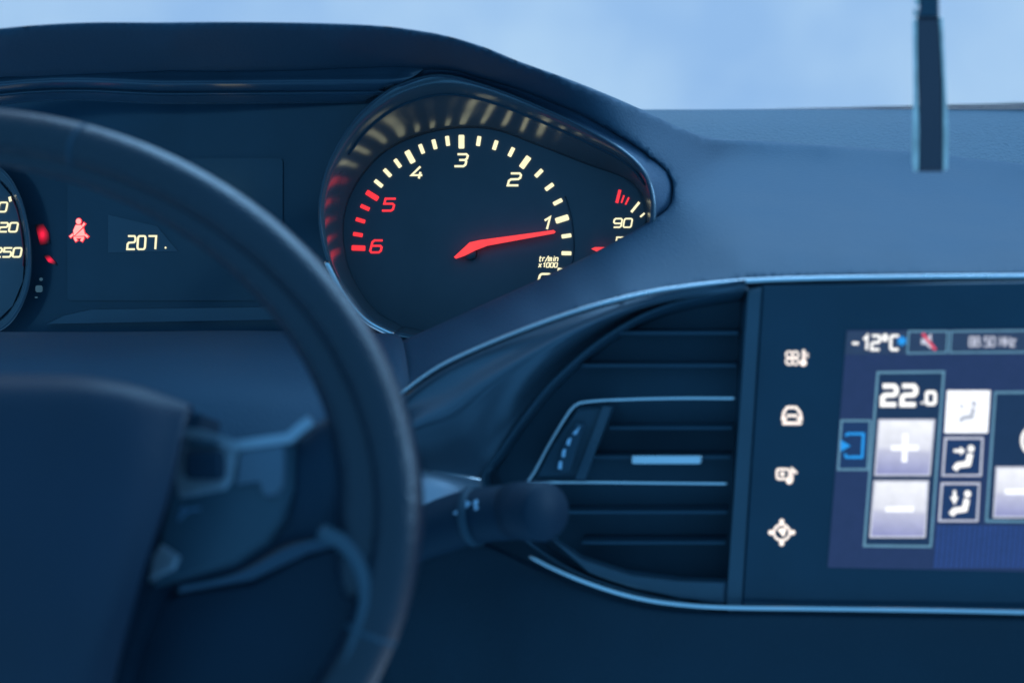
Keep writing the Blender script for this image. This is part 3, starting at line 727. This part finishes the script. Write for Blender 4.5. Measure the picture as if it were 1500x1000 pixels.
# ================================================================ steering wheel
NW = facing(25)
PL_W = Plane(P(300, 700, .70), NW)
wh = thing('steering_wheel', PL_W.at(-60, 745), 'black leather steering wheel seen from the right with spoke buttons', 'steering wheel')
cx, cy, a_, b_ = -60, 745, 680 - 37, 589 - 37
pts = []; nseg = 160
for i in range(nseg):
    t = 2 * math.pi * i / nseg; c_, s_ = math.cos(t), math.sin(t); e = 2 / 1.95
    pts.append(PL_W.at(cx + a_ * math.copysign(abs(c_) ** e, c_), cy - b_ * math.copysign(abs(s_) ** e, s_)))
tube('rim', pts, .0125, M_LEATHER, wh, 30, True, 1.15, NW)
def rim_at(x):  # index on the upper right of the rim nearest photo column x
    return min(range(nseg // 2), key=lambda i: abs((pts[i] - C0).dot(RT) / (pts[i] - C0).dot(FW) * FPX + 750 - x))
i0 = rim_at(135)
q = [pts[i0].lerp(pts[i0 + 1], .3), pts[i0].lerp(pts[i0 + 1], .55)]
tube('seam', q, .01275, M_DEEP, wh, 30, False, 1.15, NW)
i1 = nseg - 9
tube('seam', [pts[i1], pts[i1].lerp(pts[i1 + 1], .3)], .01275, M_DEEP, wh, 30, False, 1.15, NW)
# inner stitched edge running along the rim
cen = PL_W.at(cx, cy)
inn = []; rad = []
for i in range(-7, 46):
    f = max(0, 1 - abs(i) / 44)
    inn.append(pts[i] + (cen - pts[i]).normalized() * (.0075 + .0085 * f) - NW * (.003 - .0035 * f)); rad.append((.0075 + .0058 * f) * (1 if i > -4 else max(.25, 1 - ((-4 - i) / 3.5) ** 2)))
tube('thumb_grip', inn, rad, M_LEATHER, wh, 24, False, .85, NW)
loft('airbag_cover', [
    [(-403, 603, .69), (-200, 568, .69), (60, 560, .69), (180, 570, .69), (283, 603, .69)],
    [(-401, 594, .672), (-200, 556, .672), (60, 549, .672), (180, 561, .672), (281, 594, .672)],
    [(-392, 622, .662), (-200, 590, .65), (60, 582, .65), (180, 593, .652), (272, 622, .662)],
    [(-368, 725, .656), (-180, 712, .64), (60, 710, .64), (170, 715, .643), (248, 725, .656)],
    [(-328, 850, .657), (-180, 888, .64), (60, 890, .64), (140, 885, .645), (208, 850, .657)],
    [(-270, 1060, .67), (-160, 1100, .66), (40, 1100, .66), (90, 1080, .66), (150, 1060, .67)]], M_HUB, wh, 50, 50, .004)
prism('hub_back', [[(-410, 606), (-200, 578), (60, 572), (180, 580), (292, 606), (284, 650), (258, 740), (232, 850), (190, 960), (160, 1080), (-280, 1080)]], PL_W, M_WDEEP, wh, -.03, .028)
loft('spoke', [
    [(270, 640, .715), (350, 655, .715), (432, 642, .712), (470, 616, .712), (540, 575, .715), (580, 600, .72)],
    [(268, 648, .706), (350, 662, .704), (434, 650, .700), (474, 630, .698), (530, 620, .698), (585, 640, .71)],
    [(255, 740, .705), (350, 740, .70), (440, 730, .692), (490, 715, .688), (540, 710, .692), (592, 720, .708)],
    [(225, 850, .71), (340, 828, .706), (420, 790, .70), (480, 782, .695), (535, 800, .70), (590, 820, .712)],
    [(215, 868, .722), (340, 842, .72), (425, 800, .72), (482, 792, .718), (530, 830, .72), (590, 860, .72)]], M_WDEEP, wh, 50, 40, .004)
PL_SP = Plane(P(350, 720, .696), NW)
sw = prism('switch_panel', [[(272, 640), (300, 636), (352, 655), (432, 644), (432, 715), (418, 760), (392, 795), (345, 826), (228, 858), (240, 780), (258, 700)]], PL_SP, M_BLACK, wh, -.004, .008, .002)
prism('silver_edge', ribbon([(268, 636), (300, 638), (352, 655), (430, 644), (446, 630), (462, 618)], 15), PL_SP, M_SILVER, sw, .0035, .004)
prism('silver_frame', [[(276, 644), (356, 660), (346, 704), (334, 718), (300, 724), (268, 730), (262, 700)]], PL_SP, M_SILVER, sw, .0035, .002, .0008)
prism('roller', [rr(281, 662, 336, 704, 9)], PL_SP, M_WDEEP, sw, .0052, .006, .002)
prism('button', [rr(284, 647, 330, 657, 4)], PL_SP, M_BLACK, sw, .0052, .004, .001)
prism('paddle', [[(358, 662), (424, 653), (422, 712), (412, 727), (394, 728), (385, 708), (352, 712)]], PL_SP, mat('grey_switch_paint', (.10, .125, .16), .42, metal=.2), sw, .0042, .003, .001)
prism('symbol', ribbon([(266, 762), (280, 748), (298, 745)], 4) + ribbon([(268, 752), (276, 742)], 3), PL_SP, mat('dull_print', (.10, .17, .25), .5), sw, .0042, .0004)
prism('silver_tip', [[(226, 852), (232, 815), (243, 798), (256, 806), (270, 815), (262, 834), (244, 842)]], PL_SP, M_SILVER, sw, .0042, .003, .001)
prism('lower_spoke', [[(170, 900), (230, 866), (345, 846), (430, 806), (486, 792), (524, 832), (535, 890), (500, 990), (470, 1080), (110, 1080)]], PL_W, M_WDEEP, wh, -.04, .02, .004)
arcp = resample([PL_W.at(x, y, .010) for x, y in ((470, 778), (505, 796), (530, 832), (538, 880), (526, 930), (504, 985), (480, 1050))], 40)
tube('inner_grip', arcp, .0042, M_FASCIA, wh, 16)

# ================================================================ ornament hanging from the mirror
hd = .80
orn = thing('hanging_ornament', P(1362, 252, hd), 'slim dark hanging ornament with pale edges in front of the windscreen', 'ornament')
PL_O = Plane(P(1362, 130, hd), facing(0, 5.5))
M_ORN = mat('dark_violet_plastic', (.075, .048, .060), .45)
M_ORNW = mat('pale_card_edge', (.95, .72, .60), .5, var=.35, vscale=70)
prism('core', [[(1343, 28), (1376, 28), (1381, 120), (1381, 252), (1346, 252), (1347, 200), (1344, 120)]], PL_O, M_ORN, orn, -.028, .028, .0015)
prism('side_plate', [[(1337, 30), (1343, 28), (1343.5, 120), (1346, 200), (1345.5, 251), (1338, 252), (1336, 236), (1336.5, 190), (1338, 140)]], PL_O, M_ORNW, orn, -.027, .0268, .001)
prism('side_plate', [[(1376.5, 26), (1381, 26), (1386, 120), (1389, 200), (1388, 248), (1382, 252), (1381.6, 120)]], PL_O, M_ORNW, orn, -.027, .0268, .001)
prism('cap', [[(1346, -40), (1375, -40), (1376, 27), (1344, 27), (1347, 10)]], PL_O, M_BLACK, orn, -.022, .020, .0015)
prism('clip', [[(1338, -8), (1346, -8), (1347, 8), (1341, 9)], [(1338, 14), (1345, 13), (1344, 26), (1338, 25)]], PL_O, M_ORNW, orn, -.012, .010, .001)
tube('cord', [PL_O.at(1360, -38, -.012), PL_O.at(1360, -300, -.012)], .0012, M_DEEP, orn, 8)
